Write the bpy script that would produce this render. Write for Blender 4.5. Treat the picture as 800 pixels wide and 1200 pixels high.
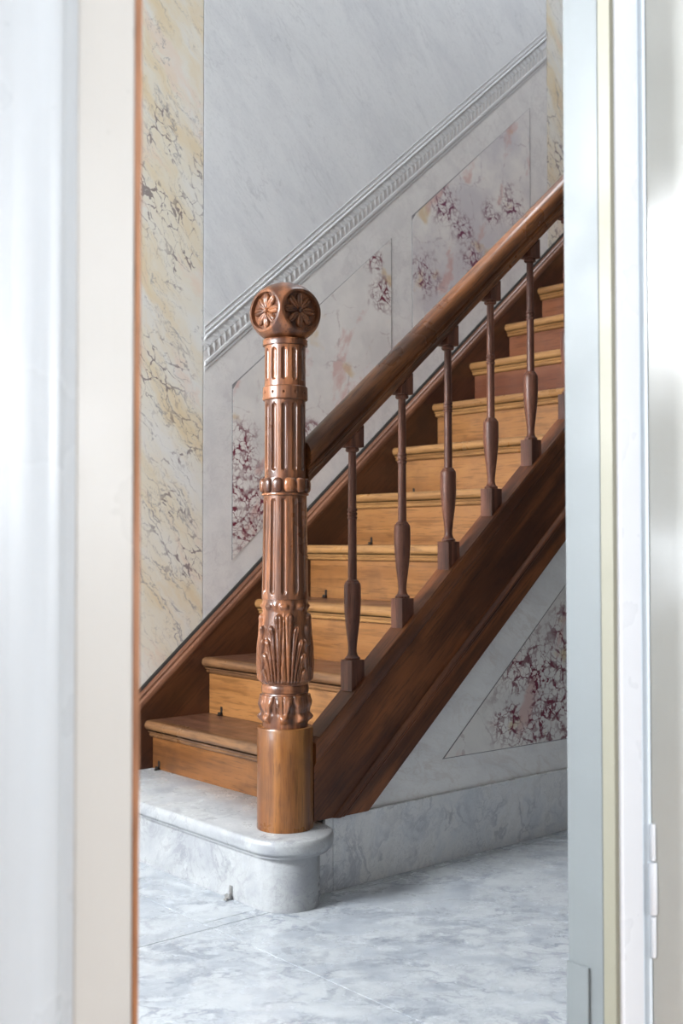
import bpy, bmesh, math, random
from math import sin, cos, pi, sqrt, exp, atan2, radians
from mathutils import Vector, Matrix
random.seed(7)
for o in list(bpy.data.objects): bpy.data.objects.remove(o)
S = bpy.context.scene
COL = S.collection

# ---------------------------------------------------------------- camera
YAW, PIT, ROL = .7121, .0265, -.0011
fw = Vector((sin(YAW)*cos(PIT), cos(YAW)*cos(PIT), sin(PIT)))
rt = Vector((cos(YAW), -sin(YAW), 0)); up = rt.cross(fw)
R2 = cos(ROL)*rt + sin(ROL)*up; U2 = -sin(ROL)*rt + cos(ROL)*up
cam = bpy.data.cameras.new('camera'); co = bpy.data.objects.new('camera', cam); COL.objects.link(co)
co.matrix_world = Matrix(((R2.x, U2.x, -fw.x, -1.928), (R2.y, U2.y, -fw.y, -2.1942), (R2.z, U2.z, -fw.z, .8730), (0, 0, 0, 1)))
cam.sensor_fit = 'VERTICAL'; cam.sensor_height = 36; cam.lens = 1337.5/1200*36
cam.clip_start = .05
cam.dof.use_dof = True; cam.dof.focus_distance = 2.80; cam.dof.aperture_fstop = 5.0
S.camera = co

# ---------------------------------------------------------------- world, lights, exposure
w = bpy.data.worlds.new('sky'); S.world = w; w.use_nodes = True
w.node_tree.nodes['Background'].inputs[0].default_value = (.62, .78, 1, 1)
w.node_tree.nodes['Background'].inputs[1].default_value = 1.2
def area(name, loc, rot, sx, sy, power, col):
    l = bpy.data.lights.new(name, 'AREA'); l.shape = 'RECTANGLE'; l.size = sx; l.size_y = sy
    l.energy = power; l.color = col
    o = bpy.data.objects.new(name, l); o.location = loc; o.rotation_euler = rot; COL.objects.link(o); return o
# daylight outside the glazed front door at the left end of the hall
area('daylight_front_door', (-3.34, .36, 2.02), (0, -pi/2, 0), .80, .96, 165, (.95, .975, 1))
area('daylight_front_door_low', (-3.34, .36, .78), (0, -pi/2, 0), .34, .96, 7, (.95, .975, 1))
# daylight at the window of the room the photograph is taken from
area('daylight_room_window', (-.4, -4.62, 1.55), (pi/2, 0, 0), 1.5, 1.5, 58, (.94, .97, 1))
area('daylight_room_side_window', (-4.14, -1.95, 2.07), (0, -pi/2, 0), .62, 1.3, 50, (.95, .975, 1))
# daylight from the roof light over the stairwell, and the low pane of the side window
area('daylight_roof_light', (1.7, .15, 4.78), (0, 0, 0), 1.6, 1.0, 20, (.95, .975, 1))
area('daylight_low_pane', (-4.14, -1.95, .79), (0, -pi/2, 0), .30, 1.3, 4, (.95, .975, 1))
S.view_settings.view_transform = 'Standard'; S.view_settings.look = 'None'
S.view_settings.exposure = 1.05; S.view_settings.gamma = 1; S.view_settings.use_curve_mapping = False

# ---------------------------------------------------------------- node helpers
class NT:
    def __init__(s, name):
        s.m = bpy.data.materials.new(name); s.m.use_nodes = True
        s.t = s.m.node_tree; s.b = s.t.nodes['Principled BSDF']
    def n(s, typ, ins=None, **kw):
        n = s.t.nodes.new(typ)
        for k, v in kw.items(): setattr(n, k, v)
        for k, v in (ins or {}).items(): s.set(n.inputs[k], v)
        return n
    def set(s, sock, v):
        if isinstance(v, bpy.types.NodeSocket): s.t.links.new(v, sock)
        else:
            if sock.type == 'RGBA' and len(v) == 3: v = (*v, 1)
            sock.default_value = v
    def math(s, op, a, b=0., c=None, clamp=False):
        n = s.n('ShaderNodeMath', operation=op, use_clamp=clamp); s.set(n.inputs[0], a); s.set(n.inputs[1], b)
        if c is not None: s.set(n.inputs[2], c)
        return n.outputs[0]
    def rng(s, v, a, b, c=0., d=1., smooth=True):
        n = s.n('ShaderNodeMapRange', interpolation_type='SMOOTHSTEP' if smooth else 'LINEAR')
        for i, x in enumerate((v, a, b, c, d)): s.set(n.inputs[i], x)
        return n.outputs[0]
    def mix(s, f, a, b, mode='MIX'):
        n = s.n('ShaderNodeMix', data_type='RGBA', blend_type=mode); s.set(n.inputs[0], f); s.set(n.inputs[6], a); s.set(n.inputs[7], b)
        return n.outputs[2]
    def vadd(s, a, b):
        n = s.n('ShaderNodeVectorMath', operation='ADD'); s.set(n.inputs[0], a); s.set(n.inputs[1], b); return n.outputs[0]
    def vscale(s, a, k):
        n = s.n('ShaderNodeVectorMath', operation='SCALE'); s.set(n.inputs[0], a); s.set(n.inputs[3], k); return n.outputs[0]
    def noise(s, vec, scale, detail=4., rough=.55, dist=0., out=0):
        return s.n('ShaderNodeTexNoise', {'Vector': vec, 'Scale': scale, 'Detail': detail, 'Roughness': rough, 'Distortion': dist}).outputs[out]
    def map(s, vec, scale=(1, 1, 1), rot=(0, 0, 0), loc=(0, 0, 0)):
        # rotate first, then stretch
        a = s.n('ShaderNodeMapping', {'Vector': vec, 'Rotation': rot, 'Location': loc}).outputs[0]
        return s.n('ShaderNodeMapping', {'Vector': a, 'Scale': scale}).outputs[0]
    def pos(s): return s.n('ShaderNodeNewGeometry').outputs['Position']
    def objc(s): return s.n('ShaderNodeTexCoord').outputs['Object']
    def fin(s, col, rough=.4, bump=None, bs=.1, bd=.002, coat=0., spec=None):
        s.set(s.b.inputs['Base Color'], col); s.set(s.b.inputs['Roughness'], rough)
        if bump is not None:
            bn = s.n('ShaderNodeBump', {'Height': bump, 'Strength': bs, 'Distance': bd}); s.set(s.b.inputs['Normal'], bn.outputs[0])
        if coat: s.set(s.b.inputs['Coat Weight'], coat); s.set(s.b.inputs['Coat Roughness'], .12)
        if spec is not None: s.set(s.b.inputs['Specular IOR Level'], spec)
        return s.m

SL = .18/.2106; ANG = math.atan(SL)
def wood(name, dark, light, axis='z', rough=.33, coat=.25, scale=1., wear=.25):
    s = NT(name); v = s.objc()
    info = s.n('ShaderNodeObjectInfo').outputs['Random']
    off = s.n('ShaderNodeCombineXYZ', {0: s.math('MULTIPLY', info, 7.), 1: s.math('MULTIPLY', info, 3.), 2: s.math('MULTIPLY', info, 5.)}).outputs[0]
    v = s.vadd(v, off)
    rot = (0, 0, 0); st = {'z': (1, 1, .06), 'y': (1, .06, 1), 'x': (.06, 1, 1), 's': (.06, 1, 1)}[axis]
    if axis == 's': rot = (0, ANG, 0)
    m = s.map(v, st, rot)
    broad = s.noise(m, 9*scale, 3, .5, .6)
    fine = s.noise(m, 120*scale, 5, .65)
    rings = s.n('ShaderNodeTexWave', {'Vector': m, 'Scale': 7*scale, 'Distortion': 9., 'Detail': 3., 'Detail Scale': 1.4}).outputs['Fac']
    blotch = s.noise(v, 7, 4, .6)
    f = s.math('ADD', s.math('MULTIPLY', broad, .5), s.math('MULTIPLY', fine, .28))
    f = s.math('ADD', f, s.math('MULTIPLY', rings, .22))
    f = s.rng(f, .28, .72)
    c = s.mix(f, dark, light)
    c = s.mix(s.math('MULTIPLY', s.rng(blotch, .5, .72), wear), c, tuple(x*.45 for x in dark))
    pore = s.noise(m, 330*scale, 2, .5)
    streak = s.noise(m, 150*scale, 3, .6)
    c = s.mix(s.rng(streak, .50, .66, 0., .55), c, tuple(x*.6 for x in dark))
    c = s.mix(s.rng(pore, .60, .70, 0., .5), c, tuple(x*.35 for x in dark))
    rg = s.rng(blotch, .3, .7, rough-.06, rough+.10)
    return s.fin(c, rg, fine, .12, .0012, coat)

def carrara(name, base, vein, cloud, scale=1., rot=(0, 0, 0), st=(1, 1, 1), amount=.7, rough=.25, bump=0., thin=.02):
    s = NT(name); p = s.map(s.pos(), st, rot)
    wob = s.vscale(s.noise(p, 2.2*scale, 4, .6, out=1), .35/scale)
    q = s.vadd(p, wob)
    cl = s.noise(q, 3.2*scale, 8, .62)
    c = s.mix(s.rng(cl, .38, .68), base, cloud)
    for k, (sc, wd, am) in enumerate(((2.6, thin*1.8, .8), (6.5, thin, .65), (15, thin*1.3, .4))):
        nz = s.noise(s.vadd(q, (3.1*k, 1.7*k, .9*k)), sc*scale, 7, .6, .7)
        d = s.math('ABSOLUTE', s.math('SUBTRACT', nz, .5))
        v = s.rng(d, 0, wd, 1, 0)
        msk = s.rng(s.noise(s.vadd(p, (5.2+k, k, 1)), 2.0*scale, 3, .5), .36, .62)
        c = s.mix(s.math('MULTIPLY', s.math('MULTIPLY', v, msk), am*amount), c, vein)
    speck = s.noise(p, 60*scale, 3, .6)
    c = s.mix(s.rng(speck, .5, .75, 0, .18), c, vein)
    return s.fin(c, s.rng(cl, .3, .7, rough, rough+.1), speck, bump, .001)

def breccia(name, centers, base=(.79, .77, .74), grey=(.66, .645, .63), red=(.15, .012, .035), yellow=(.62, .43, .17), pink=(.58, .30, .27), vs=1., dens=1., rough=.4):
    """faux breccia marble: crackle of burgundy veins gathered in clusters, ochre and pink patches"""
    s = NT(name); p = s.pos()
    wob = s.vscale(s.vadd(s.noise(p, 9*vs, 5, .65, out=1), (-.5, -.5, -.5)), .065/vs)
    q = s.vadd(p, wob)
    c = s.mix(s.rng(s.noise(q, 4.5, 5, .6), .35, .65), base, grey)
    # region mask from patch centres
    reg = None
    for (x, z, r) in centers:
        d = s.n('ShaderNodeVectorMath', operation='DISTANCE'); s.set(d.inputs[0], q); s.set(d.inputs[1], (x, .92 if x > -9 else 0, z))
        g = s.rng(d.outputs['Value'], r*1.35, r*.35)
        reg = g if reg is None else s.math('MAXIMUM', reg, g)
    breakup = s.noise(p, 11*vs, 4, .6)
    reg = s.math('MULTIPLY', reg, s.rng(breakup, .34, .50))
    y = s.rng(s.noise(s.vadd(q, (4, 0, 8)), 5.5*vs, 3, .5), .60, .68)
    c = s.mix(s.math('MULTIPLY', y, .6), c, yellow)
    pk = s.rng(s.noise(s.map(s.vadd(q, (9, 0, 2)), (1, 1, .45), (0, -.5, 0)), 9*vs, 4, .55), .57, .66)
    c = s.mix(s.math('MULTIPLY', pk, .55), c, pink)
    for sc, wd, am, pp in ((21*vs, .075, 1., q), (46*vs, .10, .6, q), (6*vs, .02, .45, q)):
        e = s.n('ShaderNodeTexVoronoi', {'Vector': pp, 'Scale': sc}, feature='DISTANCE_TO_EDGE').outputs['Distance']
        tk = s.rng(s.noise(p, 45*vs, 2), .40, .64, wd*.28, wd*1.9)
        v = s.rng(s.math('DIVIDE', e, tk), .45, 1, 1, 0)
        k = s.math('MULTIPLY', s.math('MULTIPLY', v, reg if sc > 10 else s.rng(breakup, .42, .6)), am*dens)
        c = s.mix(k, c, red if sc > 10 else s.mix(.5, red, grey))
    dots = s.n('ShaderNodeTexVoronoi', {'Vector': q, 'Scale': 30*vs}).outputs['Distance']
    c = s.mix(s.math('MULTIPLY', s.math('MULTIPLY', s.rng(dots, .10, .22, 1, 0), reg), .7), c, red)
    return s.fin(c, rough, breakup, .03, .001)

def siena(name, centers):
    """cream and ochre veined faux marble with dark crackles running down to the right"""
    s = NT(name); p = s.pos(); rot = (0, .62, 0)
    wob = s.vscale(s.vadd(s.noise(p, 6, 5, .6, out=1), (-.5, -.5, -.5)), .10)
    q = s.vadd(p, wob); d = s.map(q, (1.6, 1, .42), rot)
    c = s.mix(s.rng(s.noise(d, 5, 4, .55), .32, .62), (.77, .77, .74), (.775, .735, .63))
    c = s.mix(s.math('MULTIPLY', s.rng(s.noise(s.vadd(d, (3, 1, 7)), 5.5, 5, .6), .46, .72), .62), c, (.72, .555, .29))
    c = s.mix(s.math('MULTIPLY', s.rng(s.noise(s.vadd(d, (8, 2, 1)), 7, 4, .55), .56, .68), .45), c, (.78, .60, .48))
    for k, (sc, wd, am) in enumerate(((4.2, .008, .7), (9, .008, .6), (15, .010, .4))):
        nz = s.noise(s.vadd(d, (2.7*k+.6, k, 4.1)), sc, 6, .55, .4)
        v = s.rng(s.math('ABSOLUTE', s.math('SUBTRACT', nz, .5)), 0, wd, 1, 0)
        c = s.mix(s.math('MULTIPLY', s.math('MULTIPLY', v, s.rng(s.noise(p, 5+k, 2), .40, .58)), am), c, (.25, .24, .25))
    reg = None
    for (x, z, r) in centers:
        dd = s.n('ShaderNodeVectorMath', operation='DISTANCE'); s.set(dd.inputs[0], q); s.set(dd.inputs[1], (x, .92, z))
        g = s.rng(dd.outputs['Value'], r*1.3, r*.4); reg = g if reg is None else s.math('MAXIMUM', reg, g)
    reg = s.math('MULTIPLY', reg, s.rng(s.noise(p, 9, 3, .6), .38, .52))
    e = s.n('ShaderNodeTexVoronoi', {'Vector': s.map(q, (1.5, 1, .6), rot), 'Scale': 24}, feature='DISTANCE_TO_EDGE').outputs['Distance']
    thick = s.rng(s.noise(p, 45, 2), .42, .64, .012, .10)
    v = s.rng(s.math('DIVIDE', e, thick), .5, 1, 1, 0)
    c = s.mix(s.math('MULTIPLY', s.math('MULTIPLY', v, reg), .75), c, (.11, .07, .09))
    return s.fin(c, .42, s.noise(p, 30, 3), .03, .001)

def paint(name, col, rough=.3, brush=.15, dirt=.0, spec=.5):
    s = NT(name); p = s.pos()
    b = s.noise(s.map(p, (1, 1, .03)), 260, 3, .6)
    g = s.noise(p, 5, 4, .6)
    c = s.mix(s.rng(g, .4, .75, 0, .10+dirt), col, tuple(x*.82 for x in col))
    c = s.mix(s.rng(b, .5, .8, 0, .08), c, tuple(x*.8 for x in col))
    return s.fin(c, s.rng(g, .3, .7, rough-.05, rough+.08), b, brush, .0008, spec=spec)

def plain(name, col, rough=.5, metal=0.):
    s = NT(name); g = s.noise(s.objc(), 60, 3)
    c = s.mix(s.rng(g, .4, .7, 0, .4), col, tuple(x*.6 for x in col))
    s.b.inputs['Metallic'].default_value = metal
    return s.fin(c, rough)

M = {}
M['newel'] = wood('newel_oak', (0.06, 0.017, 0.006), (0.3, 0.112, 0.044), 'z', .30, .35, 1., .35)
M['newel_base'] = wood('newel_base_oak', (0.14, 0.044, 0.009), (0.35, 0.145, 0.034), 'z', .30, .35, 1., .45)
M['baluster'] = wood('baluster_oak', (0.07, 0.021, 0.012), (0.21, 0.076, 0.042), 'z', .40, .06, 1.2)
M['rail'] = wood('rail_oak', (0.07, 0.021, 0.006), (0.27, 0.096, 0.028), 's', .30, .35)
M['string'] = wood('string_oak', (0.06, 0.0145, 0.004), (0.235, 0.076, 0.022), 's', .42, .05, .8, .5)
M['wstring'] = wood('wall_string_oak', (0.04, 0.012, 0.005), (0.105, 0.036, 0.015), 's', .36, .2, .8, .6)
M['cap'] = wood('string_cap_oak', (0.1, 0.038, 0.02), (0.2, 0.088, 0.048), 's', .35, .2)
M['tread'] = wood('tread_oak', (0.075, 0.031, 0.018), (0.15, 0.068, 0.04), 'y', .34, .2, .8, .35)
M['nosing'] = wood('nosing_oak', (0.21, 0.098, 0.034), (0.34, 0.175, 0.064), 'y', .32, .25, .8, .3)
M['riser'] = wood('riser_oak', (0.18, 0.07, 0.019), (0.31, 0.14, 0.046), 'y', .36, .2, .7, .35)
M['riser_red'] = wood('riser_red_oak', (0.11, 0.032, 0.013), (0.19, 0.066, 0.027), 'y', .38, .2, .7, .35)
M['riser_low'] = wood('riser_worn_oak', (0.085, 0.03, 0.009), (0.22, 0.086, 0.024), 'y', .34, .25, .7, .5)
M['nosing_low'] = wood('nosing_worn_oak', (0.1, 0.044, 0.019), (0.21, 0.104, 0.045), 'y', .32, .25, .8, .5)
M['bounce_cut'] = paint('dark_bounce_cut', (.16, .155, .145), .6, .03)  # for an unseen dark lining, added to cut light bounced onto the newel
M['dark_wood'] = wood('darkened_end_wall_wood', (.05, .02, .01), (.12, .05, .025), 'z', .4, .1)  # end wall out of view, made dark to deepen the newel's right side
M['floor'] = carrara('floor_marble', (.50, .53, .555), (.20, .225, .27), (.37, .405, .445), 3.6, (0, 0, .7), (.85, 1.15, 1), .85, .22, .02, .03)
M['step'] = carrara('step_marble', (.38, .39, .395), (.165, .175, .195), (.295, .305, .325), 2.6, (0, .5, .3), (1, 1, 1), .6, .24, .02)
M['skirt'] = carrara('skirting_marble', (.74, .745, .75), (.36, .38, .43), (.60, .63, .67), 3.2, (0, -.5, 0), (1, 1, .8), .85, .24, .02, .028)
M['upper'] = carrara('grey_veined_wall', (.76, .78, .795), (.38, .39, .42), (.68, .70, .725), 1.7, (0, .75, 0), (1.7, 1, .6), .32, .42, .03, .010)
M['dado'] = carrara('pale_grey_wall', (.745, .735, .72), (.50, .475, .48), (.665, .655, .65), 4, (0, .3, 0), (1, 1, 1), .4, .48, .03)
M['under'] = carrara('understair_plaster', (.80, .80, .795), (.56, .49, .45), (.72, .72, .725), 2.5, (0, -.4, 0), (.6, 1, 1.4), .4, .5, .04)
M['mould'] = carrara('moulding_stone', (.60, .605, .61), (.46, .465, .47), (.55, .555, .56), 3, (0, 0, 0), (1, 1, 1), .3, .5)
M['siena'] = siena('siena_faux_marble', [(.03, 2.02, .22), (-.02, 2.2, .1), (.10, 1.78, .10), (.0, 1.42, .13), (.06, 1.20, .12), (.02, .95, .12), (.1, .82, .1)])
M['siena_dark'] = siena('siena_far_faux_marble', [(2.0, 2.5, .3), (2.05, 2.1, .2)])
M['groove'] = plain('joint_grout', (.22, .215, .22), .8)
M['grime_shade'] = plain('black_grime_and_shade', (.022, .018, .016), .9)  # dirt and the shadow of the gap behind the cap, in one colour
M['grout'] = plain('floor_grout', (.72, .74, .75), .7)
M['paint_l'] = paint('cream_white_gloss_paint', (.53, .515, .49), .30)
M['paint_lb'] = paint('cool_tinted_white_gloss', (.50, .53, .56), .28)  # cooler tint of white on the moulding and outer board
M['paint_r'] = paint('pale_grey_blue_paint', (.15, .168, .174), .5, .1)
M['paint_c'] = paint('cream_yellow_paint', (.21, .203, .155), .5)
M['paint_w'] = paint('white_gloss_paint', (.66, .68, .72), .28)
M['paint_b'] = paint('pale_blue_paint', (.66, .73, .79), .32)  # bluish paint of the architrave bead
M['leaf'] = paint('pale_grey_door_gloss', (.36, .365, .345), .12, .05, .1, .7)
M['raw'] = wood('bare_edge_wood', (0.3, 0.115, 0.045), (0.46, 0.21, 0.095), 'z', .5, 0.)
M['wall'] = paint('plain_white_wall', (.74, .74, .72), .7, .03)
M['ceil'] = paint('ceiling_white', (.5, .5, .49), .8, .02)
M['metal'] = plain('blackened_iron', (.06, .055, .05), .42, .8)
M['steel'] = plain('dull_steel', (.42, .41, .40), .4, .9)
M['roomfloor'] = wood('room_floor_boards', (.28, .16, .09), (.42, .26, .15), 'y', .4, .1)
gm = bpy.data.materials.new('thin_glass'); gm.use_nodes = True; nt = gm.node_tree
tr = nt.nodes.new('ShaderNodeBsdfTransparent'); gl = nt.nodes.new('ShaderNodeBsdfGlossy'); gl.inputs['Roughness'].default_value = .03
mx = nt.nodes.new('ShaderNodeMixShader'); mx.inputs[0].default_value = .06
nt.links.new(tr.outputs[0], mx.inputs[1]); nt.links.new(gl.outputs[0], mx.inputs[2]); nt.links.new(mx.outputs[0], nt.nodes['Material Output'].inputs[0])
M['glass'] = gm

# ---------------------------------------------------------------- mesh helpers
def link(name, me, mat, parent=None, loc=None):
    o = bpy.data.objects.new(name, me); COL.objects.link(o)
    if mat: me.materials.append(M[mat] if isinstance(mat, str) else mat)
    if parent: o.parent = parent
    if loc: o.location = loc
    return o
def finish(bm, ang=35, smooth=True):
    bm.normal_update()
    for f in bm.faces: f.smooth = smooth
    for e in bm.edges:
        if len(e.link_faces) == 2 and e.calc_face_angle(0) > radians(ang): e.smooth = False
    me = bpy.data.meshes.new('m'); bm.to_mesh(me); bm.free(); return me
def bm_obj(name, bm, mat, parent=None, ang=35, recalc=True):
    if recalc: bmesh.ops.recalc_face_normals(bm, faces=bm.faces)
    me = finish(bm, ang); me.name = name
    return link(name, me, mat, parent)
def flat(o, bev):
    if bev:
        for p in o.data.polygons: p.use_smooth = False
    return o
def add_prism(bm, pts, axis, a, b):
    """extrude polygon pts between a and b along axis; pts are the other two coordinates in xyz order"""
    def mk(p, t): return {0: (t, p[0], p[1]), 1: (p[0], t, p[1]), 2: (p[0], p[1], t)}[axis]
    A = [bm.verts.new(mk(p, a)) for p in pts]; B = [bm.verts.new(mk(p, b)) for p in pts]
    n = len(pts); bm.faces.new(A); bm.faces.new(B[::-1])
    for i in range(n): bm.faces.new((A[i], B[i], B[(i+1) % n], A[(i+1) % n]))
def add_box(bm, x0, x1, y0, y1, z0, z1): add_prism(bm, [(x0, y0), (x1, y0), (x1, y1), (x0, y1)], 2, z0, z1)
def box(name, x0, x1, y0, y1, z0, z1, mat, parent=None, bev=0.):
    bm = bmesh.new(); add_box(bm, x0, x1, y0, y1, z0, z1)
    if bev: bmesh.ops.bevel(bm, geom=bm.edges[:], offset=bev, segments=2, affect='EDGES', profile=.6)
    return flat(bm_obj(name, bm, mat, parent), bev)
def prism(name, pts, axis, a, b, mat, parent=None, bev=0., ang=35):
    bm = bmesh.new(); add_prism(bm, pts, axis, a, b)
    if bev: bmesh.ops.bevel(bm, geom=bm.edges[:], offset=bev, segments=2, affect='EDGES', profile=.6)
    return flat(bm_obj(name, bm, mat, parent, ang), bev)
def lathe(name, prof, seg, mat, parent=None, loc=None, ang=40):
    bm = bmesh.new(); rings = []
    for r, z in prof: rings.append([bm.verts.new((r*cos(2*pi*i/seg), r*sin(2*pi*i/seg), z)) for i in range(seg)])
    for a, b in zip(rings, rings[1:]):
        for i in range(seg): bm.faces.new((a[i], a[(i+1) % seg], b[(i+1) % seg], b[i]))
    bm.faces.new(rings[0][::-1]); bm.faces.new(rings[-1])
    o = bm_obj(name, bm, mat, parent, ang)
    if loc: o.location = loc
    return o
def relief(name, fn, z0, z1, nz, seg, mat, parent, ang=50):
    """closed column whose radius is fn(theta, z): carved surfaces"""
    bm = bmesh.new(); rings = []
    for j in range(nz+1):
        z = z0+(z1-z0)*j/nz
        rings.append([bm.verts.new((fn(2*pi*i/seg, z)*cos(2*pi*i/seg), fn(2*pi*i/seg, z)*sin(2*pi*i/seg), z)) for i in range(seg)])
    for a, b in zip(rings, rings[1:]):
        for i in range(seg): bm.faces.new((a[i], a[(i+1) % seg], b[(i+1) % seg], b[i]))
    bm.faces.new(rings[0][::-1]); bm.faces.new(rings[-1])
    return bm_obj(name, bm, mat, parent, ang, False)
def thing(name, label, cat, loc=(0, 0, 0), group=None):
    o = bpy.data.objects.new(name, None); COL.objects.link(o); o.location = loc; o.empty_display_size = .1
    o['label'] = label; o['category'] = cat
    if group: o['group'] = group
    return o
def sub(name, parent, loc=(0, 0, 0)):
    o = bpy.data.objects.new(name, None); COL.objects.link(o); o.parent = parent; o.location = loc; return o
def struct(o, label=None):
    o['kind'] = 'structure'
    if label: o['label'] = label
    return o
def sstep(a, b, x):
    t = max(0., min(1., (x-a)/(b-a))); return t*t*(3-2*t)
def interp(tab, z):
    for (z0, r0), (z1, r1) in zip(tab, tab[1:]):
        if z <= z1:
            t = (z-z0)/(z1-z0); t = t*t*(3-2*t); return r0+(r1-r0)*t
    return tab[-1][1]

# ---------------------------------------------------------------- setting: floor
FX = [-3.2, -1.65, -.445, .76, 1.96, 3.6]
fl = struct(box('floor', -3.2, 3.6, -1.105, .99, -.12, -.012, 'grout'), 'pale blue grey veined marble slab floor of the stair hall')
for i in range(5):
    for (ya, yb) in ((-1.105, -.026), (-.026, .92)):
        if yb > 0 and i > 1: continue
        if ya < -1 or i < 2:
            box('floor_slab', FX[i]+.0007, FX[i+1]-.0007, ya+.0007, yb-.0007, -.012, 0 if random.random() < .5 else -.0004, 'floor', fl, .0008)
box('floor_slab', -.444, 3.6, -.025, .0116, -.012, -.0002, 'floor', fl, .0008)
box('floor_slab', -.444, -.27, .0126, .92, -.012, -.0001, 'floor', fl, .0008)
rf = struct(box('floor_room', -4, 1.2, -4.5, -1.105, -.12, -.002, 'roomfloor'), 'floor of the room behind the doorway')

# ---------------------------------------------------------------- setting: back wall with faux marble
W = .92
wb = struct(box('wall_back', -3.2, 3.6, W+.006, W+.12, 0, 4.6, 'groove'), 'stair hall wall painted in faux marble panels')
def slab(name, pts, y0, mat, bev=.0007, parent=None): return prism(name, pts, 1, y0, W+.0059, mat, parent or wb, bev)
def zz(off, x): return SL*x+off
XL, XR = .164, 1.935
slab('pilaster_slab', [(-1.35, 0), (XL-.002, 0), (XL-.002, 4.6), (-1.35, 4.6)], W, 'siena')['label'] = 'cream and ochre veined slab'
slab('upper_slab', [(XL+.001, zz(1.36, XL)), (XR-.001, zz(1.36, XR)), (XR-.001, 4.6), (XL+.001, 4.6)], W, 'upper')['label'] = 'blue grey veined slab'
slab('dado_slab', [(XL+.001, 0), (XR-.001, 0), (XR-.001, zz(1.358, XR)), (XL+.001, zz(1.358, XL))], W, 'dado')
slab('pilaster_slab', [(XR+.002, 0), (2.62, 0), (2.62, 4.6), (XR+.002, 4.6)], W, 'siena_dark')['label'] = 'ochre veined slab at the top of the stairs'
slab('upper_slab', [(-3.2, 0), (-1.352, 0), (-1.352, 4.6), (-3.2, 4.6)], W, 'upper')
slab('upper_slab', [(2.622, 0), (3.6, 0), (3.6, 4.6), (2.622, 4.6)], W, 'upper')
def inlay(x0, x1, top, bot, mat, label):
    g = .0034
    j = prism('panel_joint', [(x0-g, zz(bot-g, x0)), (x1+g, zz(bot-g, x1)), (x1+g, zz(top+g, x1)), (x0-g, zz(top+g, x0))], 1, W-.0006, W+.003, 'groove', wb)
    p = prism('marble_panel', [(x0, zz(bot, x0)), (x1, zz(bot, x1)), (x1, zz(top, x1)), (x0+.02, zz(top, x0+.02)), (x0, zz(top-.012, x0))], 1, W-.0011, W+.003, mat, wb)
    p['label'] = label
M['b1'] = breccia('breccia_lower', [(.33, .98, .17), (.31, 1.18, .10), (.42, 1.02, .12), (.62, 1.24, .06), (.97, 1.80, .07), (.92, 1.92, .05), (.70, 1.05, .1)])
M['b2'] = breccia('breccia_upper', [(1.30, 2.20, .08), (1.40, 2.12, .07), (1.46, 2.02, .08), (1.54, 1.92, .09), (1.70, 2.28, .08), (1.58, 2.22, .06), (1.18, 1.90, .09)], red=(.16, .035, .085), grey=(.60, .58, .60))
inlay(.281, 1.008, 1.155, .577, 'b1', 'inlaid panel with burgundy crackle by the newel')
inlay(1.121, 1.817, 1.163, .577, 'b2', 'inlaid panel with mauve crackle above the handrail')
# sloping moulding: fillets and a band of chevron leaves
def slope_bar(name, x0, x1, o0, o1, prof_y, mat, parent):
    return prism(name, [(x0, zz(o0, x0)), (x1, zz(o0, x1)), (x1, zz(o1, x1)), (x0, zz(o1, x0))], 1, prof_y, W+.001, mat, parent, .0018)
slope_bar('moulding_fillet', XL+.004, XR-.004, 1.290, 1.302, W-.0014, 'mould', wb)
slope_bar('moulding_fillet', XL+.004, XR-.004, 1.306, 1.322, W-.0030, 'mould', wb)
slope_bar('moulding_fillet', XL+.004, XR-.004, 1.394, 1.404, W-.0030, 'mould', wb)
slope_bar('moulding_fillet', XL+.004, XR-.004, 1.412, 1.420, W-.0014, 'mould', wb)
slope_bar('moulding_fillet', XL+.004, XR-.004, 1.434, 1.439, W-.0014, 'mould', wb)
bm = bmesh.new()
px = .0212; n = int((XR-XL-.03)/px)
for i in range(n):
    xc = XL+.018+i*px
    c0 = Vector((xc, zz(1.358, xc)))
    ux = Vector((cos(ANG), sin(ANG))); uz = Vector((-sin(ANG), cos(ANG)))
    for sg in (1, -1):
        prev = None
        for k in range(5):
            t = k/4.
            ctr = c0+ux*(.016*(1-t)**1.2-.012)+uz*(sg*(.0015+.0235*t))
            hw = .0070*(1-.5*t*t)
            tang = (ux*(-.016)+uz*(sg*.0235)).normalized(); nn = Vector((-tang.y, tang.x))
            a = ctr+nn*hw; b = ctr-nn*hw
            row = [bm.verts.new((a.x, W-.0005, a.y)), bm.verts.new((ctr.x, W-.0036*(1-.3*t), ctr.y)), bm.verts.new((b.x, W-.0005, b.y))]
            if prev:
                for q in (0, 1): bm.faces.new((prev[q], prev[q+1], row[q+1], row[q]))
            prev = row
ch = bm_obj('chevron_leaves', bm, 'mould', wb, 60); ch['kind'] = 'stuff'

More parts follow.
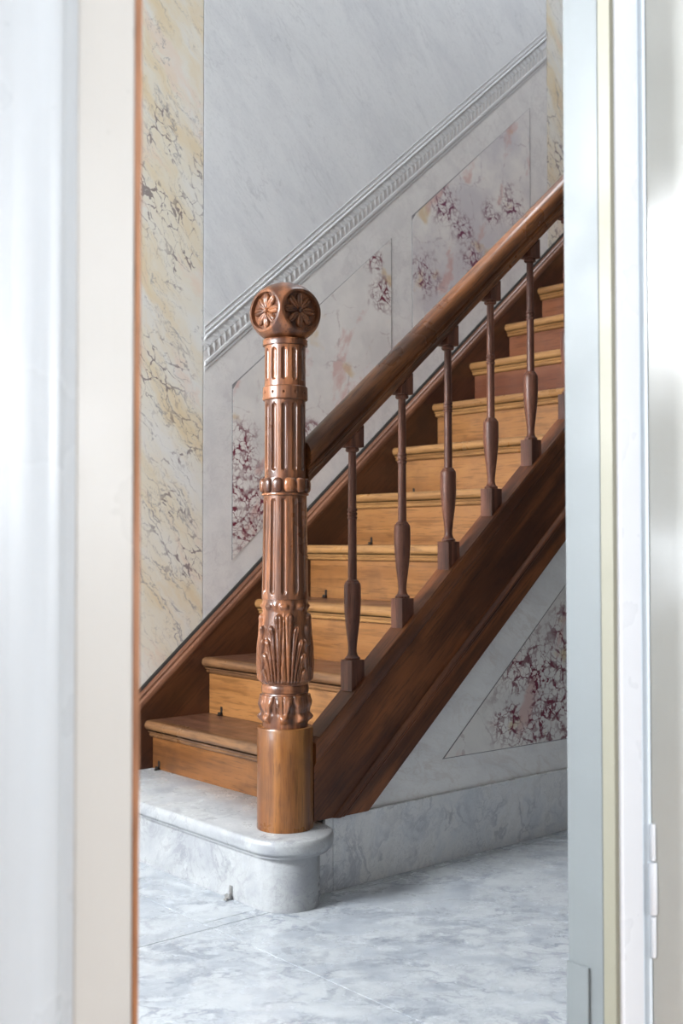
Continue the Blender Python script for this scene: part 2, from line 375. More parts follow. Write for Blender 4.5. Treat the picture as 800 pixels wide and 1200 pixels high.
# ---------------------------------------------------------------- setting: wall under the stairs, skirting
so = .1415
x_a = (.1838-so)/SL
wu = struct(prism('wall_understairs', [(x_a, .1838), (3.6, .1838), (3.6, 3.1), ((3.1-so)/SL, 3.1)], 1, .012, .044, 'under'), 'pale plastered wall under the stair string')
M['b3'] = breccia('breccia_understairs', [(.78, .40, .22), (.70, .50, .12), (.62, .36, .08), (.86, .33, .2), (.9, .6, .1)], dens=1.0)
for m in ('b3',):
    for nd in M[m].node_tree.nodes:
        if nd.type == 'VECT_MATH' and nd.operation == 'DISTANCE': v = nd.inputs[1].default_value; nd.inputs[1].default_value = (v[0], .012, v[2])
X1 = 1.25
tri = [(.348, .279), (X1, .279-.0), (X1, zz(.445, X1)), ((.755-.445)/SL+.52, .755+.0)]
hs = (.742-.279)/(.886-.348)
tri = [(.348, .279), (X1, .270), (X1, .279+hs*(X1-.348))]
cx = sum(p[0] for p in tri)/3; cz = sum(p[1] for p in tri)/3
prism('panel_joint', [(.3405, .2770), (X1+.004, .2675), (X1+.004, .279+hs*(X1-.348)+.0055)], 1, .0112, .0125, 'groove', wu)
prism('marble_panel', tri, 1, .0107, .0125, 'b3', wu)['label'] = 'triangular inlaid panel with burgundy crackle'
bs = struct(bpy.data.objects.new('baseboard_right', None), 'white veined marble skirting under the stairs'); COL.objects.link(bs)
prism('skirting_slab', [(-.128, 0), (-.064, 0), (-.064, .1835), (-.0885, .1835), (-.0885, .1285), (-.128, .1285)], 1, 0, .0118, 'skirt', bs, .0008)
for xa, xb in ((-.0625, 1.05), (1.052, 2.3), (2.302, 3.6)): box('skirting_slab', xa, xb, 0, .0118, 0, .1835, 'skirt', bs, .0012)

YD0 = -1.19
# ---------------------------------------------------------------- setting: other walls, ceiling
def wall_holes(name, axis, pos, th, a0, a1, z0, z1, holes, mat, label):
    """wall across axis 0 or 1 with rectangular holes (a, b, za, zb)"""
    bm = bmesh.new()
    xs = sorted({a0, a1, *[h[0] for h in holes], *[h[1] for h in holes]}); zs = sorted({z0, z1, *[h[2] for h in holes], *[h[3] for h in holes]})
    for i in range(len(xs)-1):
        for j in range(len(zs)-1):
            mx_, mz = (xs[i]+xs[i+1])/2, (zs[j]+zs[j+1])/2
            if any(h[0] < mx_ < h[1] and h[2] < mz < h[3] for h in holes): continue
            if axis == 0: add_box(bm, pos, pos+th, xs[i], xs[i+1], zs[j], zs[j+1])
            else: add_box(bm, xs[i], xs[i+1], pos, pos+th, zs[j], zs[j+1])
    return struct(bm_obj(name, bm, mat), label)
wall_holes('wall_left', 0, -3.32, .12, -1.105, .92, 0, 4.6, [(-.19, .89, 0, 2.5)], 'wall', 'end wall of the hall around the front door')
wall_holes('wall_front', 1, -1.19, .085, -4, 3.6, 0, 4.6, [(-1.346, -.453, 0, 2.12)], 'wall', 'wall around the open doorway')
struct(box('wall_right', 3.6, 3.72, -1.105, .99, 0, 4.6, 'dark_wood'))
wall_holes('wall_rear', 1, -4.62, .12, -4, 1.2, 0, 3.0, [(-1.15, .35, .8, 2.3)], 'wall', 'far wall of the room behind the camera')
wall_holes('wall_near_left', 0, -4.12, .12, -4.62, -1.105, 0, 3.0, [(-2.6, -1.3, 1.72, 2.41), (-2.6, -1.3, .62, .96)], 'wall', 'side wall of the room behind the camera'); struct(box('wall_near_right', 1.2, 1.32, -4.62, -1.19, 0, 3.0, 'wall'))
bm = bmesh.new()
for xa, xb, ya, yb in ((-3.32, .9, -1.105, 1.04), (2.5, 3.72, -1.105, 1.04), (.9, 2.5, -1.105, -.35), (.9, 2.5, .65, 1.04)): add_box(bm, xa, xb, ya, yb, 4.6, 4.7)
struct(bm_obj('ceiling', bm, 'ceil'), 'ceiling with a roof light over the stairwell')
rl = struct(bpy.data.objects.new('window_3', None)); COL.objects.link(rl)
for xa, xb, ya, yb in ((.9, .95, -.35, .65), (2.45, 2.5, -.35, .65), (.95, 2.45, -.35, -.30), (.95, 2.45, .60, .65)): box('window_frame', xa, xb, ya, yb, 4.7, 4.75, 'paint_w', rl, .004)
box('window_pane', .95, 2.45, -.30, .60, 4.722, 4.726, 'glass', rl)
struct(box('ceiling_room', -4.12, 1.32, -4.62, -1.19, 3.0, 3.1, 'ceil'))
wfr = bpy.data.objects['wall_front']
box('bounce_cut_lining', -.45, 3.6, YD0+.0852, YD0+.095, 0, 4.6, 'bounce_cut', wfr); box('bounce_cut_lining', -3.2, -1.40, YD0+.0852, YD0+.095, 0, 4.6, 'bounce_cut', wfr)  # added out of view to keep bounced light off the newel
box('bounce_cut_lining', -1.40, -.45, YD0+.0852, YD0+.095, 2.21, 4.6, 'bounce_cut', wfr)
wn = struct(bpy.data.objects.new('window_1', None)); COL.objects.link(wn)
for xa, xb, za, zb in ((-1.15, -1.09, .8, 2.3), (.29, .35, .8, 2.3), (-1.09, .29, .8, .86), (-1.09, .29, 2.24, 2.3), (-.42, -.38, .86, 2.24)):
    box('window_frame', xa, xb, -4.60, -4.54, za, zb, 'paint_w', wn, .004)
for xa, xb in ((-1.09, -.42), (-.38, .29)): box('window_pane', xa, xb, -4.572, -4.568, .86, 2.24, 'glass', wn)
w2 = struct(bpy.data.objects.new('window_2', None)); COL.objects.link(w2)
for ya, yb, za, zb in ((-2.6, -2.55, 1.72, 2.41), (-1.35, -1.3, 1.72, 2.41), (-2.55, -1.35, 1.72, 1.77), (-2.55, -1.35, 2.36, 2.41), (-2.6, -1.3, .62, .64), (-2.6, -1.3, .94, .96)):
    box('window_frame', -4.10, -4.05, ya, yb, za, zb, 'paint_w', w2, .004)
box('window_pane', -4.078, -4.074, -2.55, -1.35, 1.77, 2.36, 'glass', w2); box('window_pane', -4.078, -4.074, -2.6, -1.3, .64, .94, 'glass', w2)
d2 = struct(bpy.data.objects.new('door_2', None), 'glazed front door at the end of the hall'); COL.objects.link(d2)
for ya, yb, za, zb in ((-.19, -.14, 0, 2.5), (.84, .89, 0, 2.5), (-.14, .84, 2.42, 2.5), (-.14, .84, .96, 1.62), (-.14, .84, 0, .62), (.32, .38, .62, .96), (.32, .38, 1.62, 2.42)):
    box('door_rail', -3.30, -3.25, ya, yb, za, zb, 'paint_w', d2, .004)
for ya, yb in ((-.14, .32), (.38, .84)):
    for za, zb in ((.62, .96), (1.62, 2.42)): box('door_pane', -3.277, -3.273, ya, yb, za, zb, 'glass', d2)

# ---------------------------------------------------------------- setting: doorway we look through
YD = -1.19
t1 = struct(bpy.data.objects.new('trim_1', None), 'white painted moulded door frame on the left with a bare wood edge'); COL.objects.link(t1)
def vprof(name, pts, mat, parent, z0=0, z1=2.2): return prism(name, pts, 2, z0, z1, mat, parent, 0, 25)
vprof('frame_board', [(-1.4125, YD+.085), (-1.4125, YD-.021), (-1.4105, YD-.023), (-1.353, YD-.0235), (-1.3500, YD-.021), (-1.3485, YD+.085)], 'paint_l', t1)
vprof('frame_moulding', [(-1.4800, YD+.06), (-1.4800, YD-.0235), (-1.4600, YD-.0245), (-1.4540, YD-.0270), (-1.4480, YD-.0300), (-1.4400, YD-.0315), (-1.4340, YD-.0310), (-1.4300, YD-.0280), (-1.4265, YD-.0240), (-1.4210, YD-.0215), (-1.4126, YD-.0212), (-1.4126, YD+.06)], 'paint_lb', t1)
vprof('frame_outer_board', [(-1.60, YD+.0), (-1.60, YD-.0232), (-1.4801, YD-.0234), (-1.4801, YD+.0)], 'paint_lb', t1)
bm = bmesh.new(); N = 40                                   # bare wooden edge with a slightly worn outline
for i in range(N+1):
    z = 2.2*i/N; e = .0006*sin(i*1.7)+.0008*sin(i*.53+1)
    row = [bm.verts.new((-1.3484, YD+.085, z)), bm.verts.new((-1.3484, YD-.020+e, z)), bm.verts.new((-1.3415+e*.4, YD-.020, z)), bm.verts.new((-1.3400, YD+.085, z))]
    if i:
        for q in range(4): bm.faces.new((prev[q], prev[(q+1) % 4], row[(q+1) % 4], row[q]))
    prev = row
e1 = bm_obj('frame_edge', bm, 'raw', t1); e1['label'] = 'strip of bare orange wood'
t2 = struct(bpy.data.objects.new('trim_2', None), 'pale grey blue door jamb on the right'); COL.objects.link(t2)
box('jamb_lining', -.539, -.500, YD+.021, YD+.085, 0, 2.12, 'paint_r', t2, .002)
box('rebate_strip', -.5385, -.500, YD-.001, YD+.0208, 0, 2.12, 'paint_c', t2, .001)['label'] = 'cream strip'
vprof('architrave', [(-.529, YD+.02), (-.529, YD-.004), (-.526, YD-.007), (-.480, YD-.007), (-.4775, YD-.004), (-.4775, YD+.02)], 'paint_w', t2)
vprof('architrave_bead', [(-.4773, YD+.02), (-.4773, YD+.004), (-.462, YD+.003), (-.460, YD-.004), (-.456, YD-.006), (-.453, YD-.003), (-.453, YD+.02)], 'paint_b', t2)
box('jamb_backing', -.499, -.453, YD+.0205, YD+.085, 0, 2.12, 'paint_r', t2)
box('plinth_block', -.5435, -.5392, YD+.045, YD+.0855, 0, .245, 'paint_r', t2, .001)
box('door_head', -1.346, -.453, YD, YD+.085, 2.121, 2.2, 'paint_w', t2)
dr = struct(bpy.data.objects.new('door_1', None), 'pale grey gloss painted door standing open at the right'); COL.objects.link(dr)
hx, hy = -.4530, YD-.0045; be = radians(20)
lf = box('door_leaf', 0, .04, -.78, 0, .012, 2.10, 'leaf', dr, .0015); lf.location = (hx, hy, 0); lf.rotation_euler = (0, 0, be)
def knuckle(za, zb, r): lathe('hinge_knuckle', [(r*.85, za), (r, za+.002), (r, zb-.002), (r*.85, zb)], 20, 'paint_w', dr, (hx-.0035, hy-.0045, 0))
for za, zb, r in ((.255, .315, .0042), (.318, .395, .0060), (.398, .452, .0042)): knuckle(za, zb, r)

# ---------------------------------------------------------------- marble bottom step
ms = thing('marble_step', 'white veined marble bottom step with a rounded end under the newel post', 'step', (-.2, .4, 0))
def off(o): o.location = o.location-ms.location if o.parent is ms else o.location
def d_outline(cx, cy, r, xb, n=40):
    pts = [(cx+r*cos(a), cy+r*sin(a)) for a in [pi+pi*i/n for i in range(n+1)]]
    return pts+[(cx+r, .05), (xb, .05), (xb, .918), (cx-r, .918)]
bm = bmesh.new()
prof = [(.128, -.020), (.130, -.012), (.137, -.011), (.1385, -.004), (.146, -.001), (.160, 0), (.170, -.0015), (.174, -.007)]
rows = []
for z, d in prof: rows.append([bm.verts.new((x, y, z)) for x, y in d_outline(-.203, .008, .114+d, -.0)])
for a, b in zip(rows, rows[1:]):
    for i in range(len(a)): bm.faces.new((a[i], a[(i+1) % len(a)], b[(i+1) % len(a)], b[i]))
bm.faces.new(rows[0][::-1]); bm.faces.new(rows[-1])
off(bm_obj('step_slab', bm, 'step', ms, 60))
bm = bmesh.new(); rr_ = d_outline(-.207, .008, .083, -.0); add_prism(bm, rr_, 2, 0, .1279)
off(bm_obj('step_riser', bm, 'step', ms, 25))
def bracket(parent, x, y, z, k=.8):
    """small iron stair rod eye: plate against the riser, foot and a lug"""
    bm = bmesh.new()
    add_box(bm, x-.003*k, x-.0002, y-.006*k, y+.006*k, z+.001, z+.034*k)
    add_box(bm, x-.020*k, x-.003*k, y-.004*k, y+.004*k, z+.001, z+.005*k)
    add_box(bm, x-.014*k, x-.007*k, y-.009*k, y+.009*k, z+.003*k, z+.013*k)
    add_box(bm, x-.024*k, x-.019*k, y-.012*k, y+.002*k, z+.001, z+.004*k)
    bmesh.ops.bevel(bm, geom=bm.edges[:], offset=.0008, segments=1, affect='EDGES')
    return bm
o = bm_obj('rod_bracket', bracket(ms, -.290, .118, 0, .95), 'steel', ms); off(o)

# ---------------------------------------------------------------- staircase
G, RZ, X0, Z0 = .2106, .18, -.0752, .3235
st = thing('staircase', 'straight oak staircase rising to the right with golden risers and dark strings', 'staircase', (0, .45, .174))
def offs(o): o.location = o.location-st.location
YI, YW = .049, .8835
NT_ = 14
def nose_profile(x, z, xb):
    pts = [(xb, z-.030), (x+.006, z-.030)]
    for i in range(9):
        a = -pi/2-pi*i/8; pts.append((x+.0145+.0145*cos(a)*1.0, z-.0150+.0150*sin(a)))
    return pts+[(xb, z)]
for k in range(NT_):
    x = X0+k*G; z = Z0+k*RZ; xr = x+.030
    y_out = YI if k else .049
    # riser
    zb = .1745 if k == 0 else z-RZ+.0002
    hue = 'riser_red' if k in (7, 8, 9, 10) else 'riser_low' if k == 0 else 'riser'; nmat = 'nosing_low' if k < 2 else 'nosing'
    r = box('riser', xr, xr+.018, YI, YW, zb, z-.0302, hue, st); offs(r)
    # tread: board, then the rounded golden nosing and the scotia under it
    t = box('tread', x+.034, x+G+.0295, YI, YW, z-.030, z-.0001, 'tread', st); offs(t)
    nb = prism('nosing', nose_profile(x, z, x+.034), 1, YI, YW, nmat, t, 0, 50); nb.location = (0, 0, 0)
    bm = bmesh.new()
    add_prism(bm, [(xr, z-.0302), (xr-.017, z-.0302), (xr-.0185, z-.034), (xr-.0165, z-.0375), (xr-.012, z-.0385), (xr-.0115, z-.041), (xr-.0135, z-.0435), (xr-.012, z-.048), (xr-.006, z-.0515), (xr, z-.052)], 1, YI, YW)
    sc = bm_obj('scotia', bm, nmat, t, 40)
    if k < 7:
        bz = .174 if k == 0 else z-RZ
        by = (.846, .815, .80, .80, .80, .80, .80)[k]
        b = bm_obj('rod_bracket', bracket(st, xr, by, bz), 'metal', st); offs(b)
# strings: profiles swept up the slope, drawn as (vertical offset, y) polygons
def sweep_slope(name, prof, x0, x1, mat, parent, clip=None, ang=35):
    """prof: (y, offset) closed polygon; z = SL*x + offset"""
    bm = bmesh.new()
    A = [bm.verts.new((x0, y, zz(o_, x0))) for y, o_ in prof]; B = [bm.verts.new((x1, y, zz(o_, x1))) for y, o_ in prof]
    n = len(prof); bm.faces.new(A); bm.faces.new(B[::-1])
    for i in range(n): bm.faces.new((A[i], B[i], B[(i+1) % n], A[(i+1) % n]))
    for (pco, pno) in clip or []:
        res = bmesh.ops.bisect_plane(bm, geom=bm.verts[:]+bm.edges[:]+bm.faces[:], plane_co=pco, plane_no=pno, clear_outer=True)
        ed = [e for e in res['geom_cut'] if isinstance(e, bmesh.types.BMEdge)]
        bmesh.ops.edgeloop_fill(bm, edges=ed)
    return bm_obj(name, bm, mat, parent, ang)
XT = 2.9
low = [((0, 0, .1842), (0, 0, -1))]
yo = -.012
ob = sweep_slope('outer_string', [(.048, .4875), (yo+.003, .4875), (yo, .484), (yo, .440), (yo+.004, .432), (yo+.0075, .428), (yo+.0075, .2475), (yo+.0075, .142), (.048, .142)], -.128, XT, 'string', st, low); offs(ob)
md = sweep_slope('string_moulding', [(yo+.0074, .243), (yo+.001, .240), (yo-.004, .234), (yo-.0055, .229), (yo-.003, .224), (yo-.0005, .222), (yo-.002, .217), (yo-.0005, .213), (yo+.003, .210), (yo+.003, .143), (yo+.0074, .143)], -.128, XT, 'string', ob, low)
tp = sweep_slope('string_top', [(.0485, .4876), (yo+.001, .4876), (yo+.0012, .4905), (.0475, .4905)], -.116, XT, 'string', ob)
wallclip = [((0, 0, .1745), (0, 0, -1))]
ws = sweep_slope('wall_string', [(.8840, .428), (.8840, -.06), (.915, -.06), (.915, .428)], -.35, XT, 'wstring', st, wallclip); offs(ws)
wc = sweep_slope('string_cap', [(.9195, .470), (.897, .470), (.893, .466), (.892, .4585), (.889, .456), (.8835, .4535), (.8820, .449), (.8815, .437), (.8835, .432), (.8840, .428), (.9195, .428)], -.35, XT, 'cap', ws, wallclip)
bt = sweep_slope('cap_grime_shadow', [(.9195, .4705), (.9195, .481), (.9130, .480), (.9110, .4705)], -.35, XT, 'grime_shade', ws, wallclip); bt['label'] = 'grimy dark line with painted gap shadow between wall and string cap'  # dirt line and gap shadow painted as one dark strip
# landing where the stairs end
struct(box('floor_landing', X0+NT_*G+.03, 3.6, .049, .919, Z0+(NT_-1)*RZ-.12, Z0+(NT_-1)*RZ-.001, 'roomfloor'))

# ---------------------------------------------------------------- newel post
nx, ny, nz0 = -.188, .035, .1742
nw = thing('newel_post', 'carved oak newel post with fluted shaft and round rosette cap on marble step', 'newel post', (nx, ny, nz0))
def H(z): return z-nz0
lathe('base', [(.0692, 0), (.0698, .003), (.0690, .03), (.0687, .18), (.0687, .243), (.0672, .2465), (.0600, .2468)], 96, 'newel_base', nw)['label'] = 'plain round base drum'
VD = atan2(-.788, -.616)
# lower collar of down-turned leaves
tabc = [(H(.4210), .0560), (H(.4360), .0560), (H(.4550), .0575), (H(.4800), .0605), (H(.4960), .0590), (H(.5053), .0565)]
def collar(th, z):
    r = interp(tabc, z)
    a = ((th-VD+.06)/(pi/4)+.5) % 1-.5           # eight leaves
    t = (z-H(.432))/(H(.500)-H(.432))
    if 0 < t < 1:
        hw = .20+.26*sstep(.25, .95, t)
        edge = sstep(hw+.05, hw-.05, abs(a))
        r += .0042*edge*sstep(0, .12, t)
        r -= .0022*edge*exp(-(a/.05)**2)*sstep(.15, .4, t)
        r += .0030*exp(-((abs(a)-.27)/.09)**2-((t-.70)/.16)**2)
        r -= .0030*exp(-((abs(a)-.36)/.05)**2-((t-.52)/.14)**2)
    r += .0085*exp(-(a/.22)**2-((z-H(.4455))/.0085)**2)
    r -= .0020*exp(-(a/.3)**2-((z-H(.4575))/.004)**2)
    return r
relief('leaf_collar', collar, H(.4210), H(.5053), 56, 288, 'newel', nw)
lathe('collar_band', [(.0560, H(.5053)), (.0582, H(.5065)), (.0586, H(.516)), (.0576, H(.5238)), (.0560, H(.5255))], 96, 'newel', nw)
# acanthus vase
tabv = [(H(.5255), .0575), (H(.5340), .0630), (H(.5750), .0655), (H(.6100), .0645), (H(.6600), .0600), (H(.7090), .0555), (H(.7337), .0555)]
LO = [(.0, .20, .96), (.20, .36, .80), (.36, .53, .62), (.53, .73, .43), (.73, 1.05, .22)]
def vase(th, z):
    r = interp(tabv, z)
    a = ((th-VD+.05+pi/4) % (pi/2))-pi/4; aa = abs(a)
    t = (z-H(.530))/(H(.706)-H(.530))
    if 0 <= t <= 1.02:
        dw = .105*(1-.88*t)+.006                     # tapering dart along the midrib
        if aa < dw:
            r += (.0020+.0040*sqrt(1-(aa/dw)**2))*sstep(1.0, .85, t)*sstep(0, .05, t)
        else:
            q = (aa-dw)/(.72+1.55*t**1.6)
            for lo, hi, te in LO:
                if lo <= q < hi:
                    m = (q-lo)/(hi-lo)
                    te2 = te-.07*(2*m-1)**2
                    ins = sstep(te2+.010, te2-.015, t)
                    ridge = sin(pi*m)**.55
                    chan = exp(-((m-.42)/.13)**2)*.35*sstep(te-.5, te-.1, t)
                    r += ins*(.0002+.0066*(ridge-chan))*sstep(0, .05, t)*(.62+.38*t/te)
                    r += ins*ridge*.0036*exp(-((t-te+.06)/.05)**2)
    b = ((th-VD+.05)/(pi/4)+.5) % 1-.5              # rolled tips along the top edge
    r += .0058*exp(-(b/.24)**4-((z-H(.7165))/.0062)**2)
    b2 = ((th-VD+.05)/(pi/4)) % 1-.5
    r += .0030*exp(-(b2/.16)**2-((z-H(.7180))/.0075)**2)
    return r
relief('acanthus_vase', vase, H(.5255), H(.7337), 150, 400, 'newel', nw)
# fluted drums
def fluted(z0, z1, r0, r1, f0, f1, depth=.0062):
    def fn(th, z):
        r = r0+(r1-r0)*(z-z0)/(z1-z0)
        a = (((th-VD+.05)/(pi/6)+.5) % 1-.5)*(pi/6)*r     # arc distance from the flute axis
        hw = .0068
        e = max(0., f0+hw-z, z-f1+hw)                     # rounded flute ends
        d = sqrt(a*a+e*e)/hw
        if d < 1: r -= depth*sqrt(1-d*d)**.8
        return r
    return fn
for z0, z1, r0, r1, f0, f1 in ((.7340, .9880, .0578, .0535, .748, .980), (1.0312, 1.2228, .0508, .0502, 1.049, 1.214), (1.2582, 1.3585, .0508, .0505, 1.2715, 1.351)):
    relief('fluted_shaft', fluted(H(z0), H(z1), r0, r1, H(f0), H(f1)), H(z0), H(z1), 64, 336, 'newel', nw)
lathe('ring_fillet', [(.0535, H(.9880)), (.0580, H(.9885)), (.0588, H(.991)), (.0580, H(.9935)), (.0520, H(.994))], 96, 'newel', nw)
br = lathe('bead_ring', [(.052, H(.994)), (.0545, H(.9945)), (.0565, H(1.005)), (.0565, H(1.020)), (.0545, H(1.0308)), (.0508, H(1.0312))], 96, 'newel', nw)
bm = bmesh.new(); bmesh.ops.create_uvsphere(bm, u_segments=20, v_segments=14, radius=1)
for v in bm.verts:
    v.co = Vector((math.copysign(abs(v.co.x)**.8, v.co.x)*.0098, math.copysign(abs(v.co.y)**.75, v.co.y)*.0137, math.copysign(abs(v.co.z)**.72, v.co.z)*.0182))
beadm = finish(bm); beadm.materials.append(M['newel'])
for i in range(12):
    a = VD-.07+pi/12+pi/6*i
    o = bpy.data.objects.new('bead', beadm); COL.objects.link(o); o.parent = br
    o.location = (.0545*cos(a), .0545*sin(a), H(1.0127)); o.rotation_euler = (0, 0, a)
# studded band
def studs(th, z):
    zc = H(1.2405); prof = [(H(1.2228), .0505), (H(1.2245), .0555), (H(1.2270), .0562), (H(1.2540), .0556), (H(1.2565), .0550), (H(1.2582), .0505)]
    r = interp(prof, z)
    a = (((th-VD+.05)/(pi/6)+.5) % 1-.5)*(pi/6)*.056
    d = sqrt(a*a+(z-zc)**2)
    r -= .0040*(1-sstep(.0018, .0036, d))
    return r
relief('studded_band', studs, H(1.2228), H(1.2582), 36, 480, 'newel', nw)
lathe('neck_ring', [(.0505, H(1.3585)), (.0555, H(1.3592)), (.0560, H(1.3640)), (.0552, H(1.3700)), (.0560, H(1.3720)), (.0540, H(1.3745))], 96, 'newel', nw)
# cap: flattened ball with four sunk medallions
zc = H(1.4413); CR, CZ = .0888, .0761
bm = bmesh.new(); bmesh.ops.create_uvsphere(bm, u_segments=128, v_segments=72, radius=1)
for v in bm.verts: v.co = Vector((v.co.x*CR, v.co.y*CR, v.co.z*CZ))
def cut(pco, pno, rings):
    """slice off a side of the ball and close it with concentric rings (scale, depth)"""
    bmesh.ops.bisect_plane(bm, geom=bm.verts[:]+bm.edges[:]+bm.faces[:], plane_co=pco, plane_no=pno, clear_outer=True)
    vs = [v for v in bm.verts if abs((v.co-pco).dot(pno)) < 1e-5 and any(len(e.link_faces) == 1 for e in v.link_edges)]
    ta = pno.orthogonal().normalized(); tb = pno.cross(ta)
    vs.sort(key=lambda v: atan2((v.co-pco).dot(tb), (v.co-pco).dot(ta)))
    prev = vs
    for k, d in rings:
        cur = [bm.verts.new(pco+(v.co-pco)*k+pno*d) for v in vs]
        for i in range(len(vs)): bm.faces.new((prev[i], prev[(i+1) % len(vs)], cur[(i+1) % len(vs)], cur[i]))
        prev = cur
    bm.faces.new(prev)
cut(Vector((0, 0, -.0668)), Vector((0, 0, -1)), [(.5, 0)])
DD = .0640
for a in (0, pi/2, pi, 3*pi/2):
    n_ = Vector((cos(a), sin(a), 0))
    cut(n_*DD, n_, [(.965, .0012), (.86, .0012), (.835, -.0086), (.4, -.0090)])
bmesh.ops.remove_doubles(bm, verts=bm.verts[:], dist=1e-6)
for v in bm.verts: v.co.z += zc
bm_obj('cap', bm, 'newel', nw, 32)
# rosette petals
def petal_mesh():
    bm = bmesh.new(); L0, L1, NU, NV = .006, .0470, 14, 8; g = []
    for i in range(NU+1):
        u = i/NU; wdt = .0022+.0076*sin(pi*min(1, u*.62+.12))**1.0*(1 if u < .8 else sqrt(max(0., 1-((u-.8)/.2)**2))*.92+.08)
        if u < .25: wdt *= .45+.55*u/.25
        row = []
        for j in range(NV+1):
            v = j/NV*2-1
            h = .0092*sin(pi*(.12+.70*u))*(1-.75*v*v)-.0042*exp(-(v/.24)**2)*sstep(0.05, .3, u)+.0010
            row.append(bm.verts.new((v*wdt, L0+(L1-L0)*u, max(h, -.001))))
        g.append(row)
    for i in range(NU):
        for j in range(NV): bm.faces.new((g[i][j], g[i][j+1], g[i+1][j+1], g[i+1][j]))
    # skirt down to the dish
    loop = [g[0][j] for j in range(NV+1)]+[g[i][NV] for i in range(1, NU+1)]+[g[NU][j] for j in range(NV-1, -1, -1)]+[g[i][0] for i in range(NU-1, 0, -1)]
    bot = [bm.verts.new((v.co.x, v.co.y, -.0016)) for v in loop]
    for i in range(len(loop)): bm.faces.new((loop[i], bot[i], bot[(i+1) % len(loop)], loop[(i+1) % len(loop)]))
    bmesh.ops.recalc_face_normals(bm, faces=bm.faces)
    return finish(bm, 45)
pm = petal_mesh(); pm.materials.append(M['newel'])
bm = bmesh.new(); bmesh.ops.create_uvsphere(bm, u_segments=20, v_segments=12, radius=.0068); bm_btn = finish(bm); bm_btn.materials.append(M['newel'])
for a in (0, pi/2, pi, 3*pi/2):
    n_ = Vector((cos(a), sin(a), 0)); dish = DD+.0012-.0098
    ro = sub('rosette', nw, n_*dish+Vector((0, 0, zc)))
    ro.rotation_euler = Matrix((( -sin(a), 0, cos(a)), (cos(a), 0, sin(a)), (0, 1, 0))).to_euler()
    for i in range(8):
        o = bpy.data.objects.new('petal', pm); COL.objects.link(o); o.parent = ro; o.rotation_euler = (0, 0, pi/4*i)
        # the medallion is a little wider than tall
        s_ = 1-.09*abs(cos(pi/4*i)); o.scale = (1, s_, 1)
    o = bpy.data.objects.new('button', bm_btn); COL.objects.link(o); o.parent = ro; o.location = (0, 0, .0045)

# ---------------------------------------------------------------- balustrade
bl = thing('balustrade', 'oak handrail on turned balusters running up the open side of stairs', 'balustrade', (0, .022, .48))
RO = 1.140; YB = .022
def hp(y, h): return (YB+y, RO+h/cos(ANG))
half = [(.0, 0), (.0200, 0), (.0225, .0025), (.0225, .0120), (.0200, .0150), (.0205, .0190), (.0235, .0215), (.0235, .0255), (.0200, .0285), (.0210, .0320), (.0270, .0350)]
for i in range(13):
    a = -.62+(pi/2+.62)*i/12; half.append((.0325*cos(a), .0510+.0290*sin(a)))
prof = [hp(y, h) for y, h in half[:-1]]+[hp(0, half[-1][1])]+[hp(-y, h) for y, h in half[-2:0:-1]]
hr = sweep_slope('handrail', prof, -.1415, 2.6, 'rail', bl, None, 30); hr.location = -bl.location
BS = .1784; BZ = .1521; s2 = .022
blk_lo, blk_top = .4906, .5707
def base_block():
    bm = bmesh.new(); z = lambda x: blk_lo+SL*(x+s2)
    # local origin at baluster axis; front left corner sits at x = -s2
    A = [bm.verts.new((x, y, SL*(x+s2)+.0003+blk_lo-.4805)) for x, y in ((-s2, -s2), (s2, -s2), (s2, s2), (-s2, s2))]
    T = [bm.verts.new((x, y, blk_top-.4805)) for x, y in ((-s2, -s2), (s2, -s2), (s2, s2), (-s2, s2))]
    bm.faces.new(A[::-1]); bm.faces.new(T)
    for i in range(4): bm.faces.new((A[i], A[(i+1) % 4], T[(i+1) % 4], T[i]))
    bmesh.ops.bevel(bm, geom=[e for e in bm.edges], offset=.0010, segments=1, affect='EDGES')
    return bm
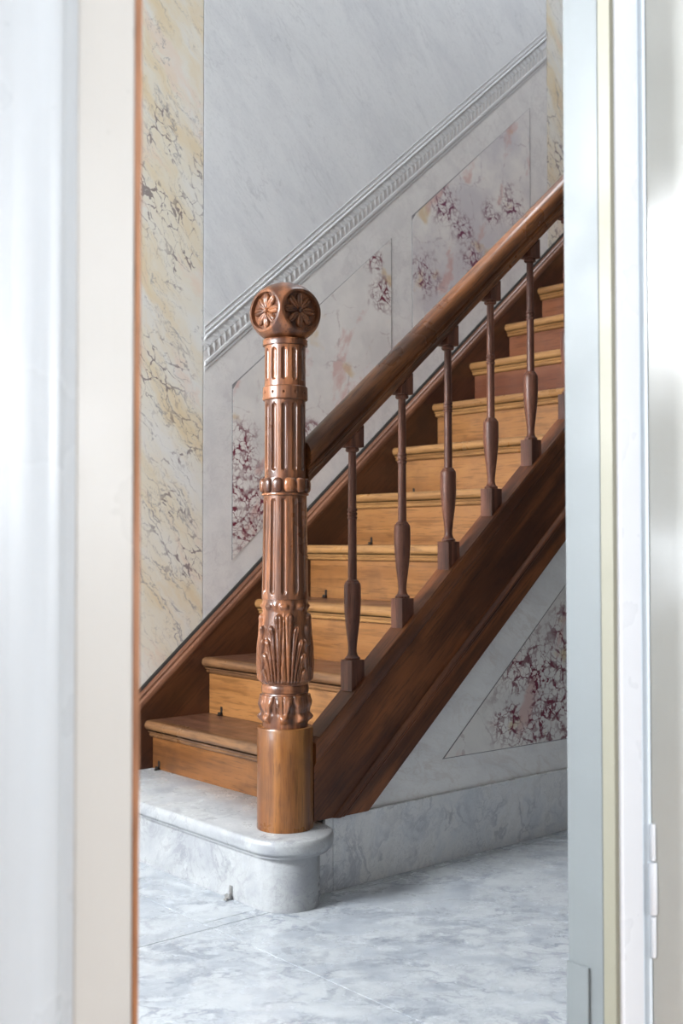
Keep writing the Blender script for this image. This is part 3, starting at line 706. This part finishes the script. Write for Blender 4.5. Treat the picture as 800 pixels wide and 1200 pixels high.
def top_block():
    bm = bmesh.new(); zt = 1.1180-.4805
    A = [bm.verts.new((x, y, zt)) for x, y in ((-s2, -s2), (s2, -s2), (s2, s2), (-s2, s2))]
    # rail underside above the block, local frame
    T = [bm.verts.new((x, y, SL*(x+s2)+RO-.4805-.0008)) for x, y in ((-s2, -s2), (s2, -s2), (s2, s2), (-s2, s2))]
    bm.faces.new(A[::-1]); bm.faces.new(T)
    for i in range(4): bm.faces.new((A[i], A[(i+1) % 4], T[(i+1) % 4], T[i]))
    bmesh.ops.bevel(bm, geom=[e for e in bm.edges], offset=.0010, segments=1, affect='EDGES')
    return bm
q = lambda z: z-.4805
sp = [(.0185, q(.5707)), (.0195, q(.5735)), (.0192, q(.5765)), (.0165, q(.5785)), (.0130, q(.5830)), (.0108, q(.5920)), (.0110, q(.602)), (.0135, q(.6250)), (.0175, q(.6560)), (.0205, q(.6850)), (.0221, q(.7150)), (.0221, q(.7550)), (.0216, q(.7630)), (.0200, q(.7680)), (.0172, q(.7700)), (.0168, q(.7725)), (.0150, q(.7745)), (.0115, q(.7765)),
      (.0112, q(.85)), (.0109, q(.9320)), (.0126, q(.9335)), (.0132, q(.9365)), (.0126, q(.9395)), (.0108, q(.9405)), (.0108, q(.9425)), (.0127, q(.9435)), (.0133, q(.9465)), (.0127, q(.9495)), (.0108, q(.9505)), (.0108, q(.9525)), (.0126, q(.9535)), (.0130, q(.9565)), (.0124, q(.9595)), (.0107, q(.9605)),
      (.0104, q(1.05)), (.0101, q(1.1060)), (.0150, q(1.1070)), (.0175, q(1.1095)), (.0178, q(1.1130)), (.0172, q(1.1150)), (.0172, q(1.1180))]
NB = 14; first = None
for k in range(NB):
    X = k*BS+s2
    if X > 2.55: break
    p_ = (X, YB, .4805+k*BZ)
    if k == 0:
        b = sub('baluster', bl, Vector(p_)-bl.location); first = b
        parts = [bm_obj('base_block', base_block(), 'baluster', b), lathe('turned_shaft', sp, 40, 'baluster', b), bm_obj('top_block', top_block(), 'baluster', b)]
    else:
        b = first.copy(); COL.objects.link(b); b.location = Vector(p_)-bl.location
        for c in parts:
            d = c.copy(); COL.objects.link(d); d.parent = b
            d.rotation_euler = (0, 0, 0)
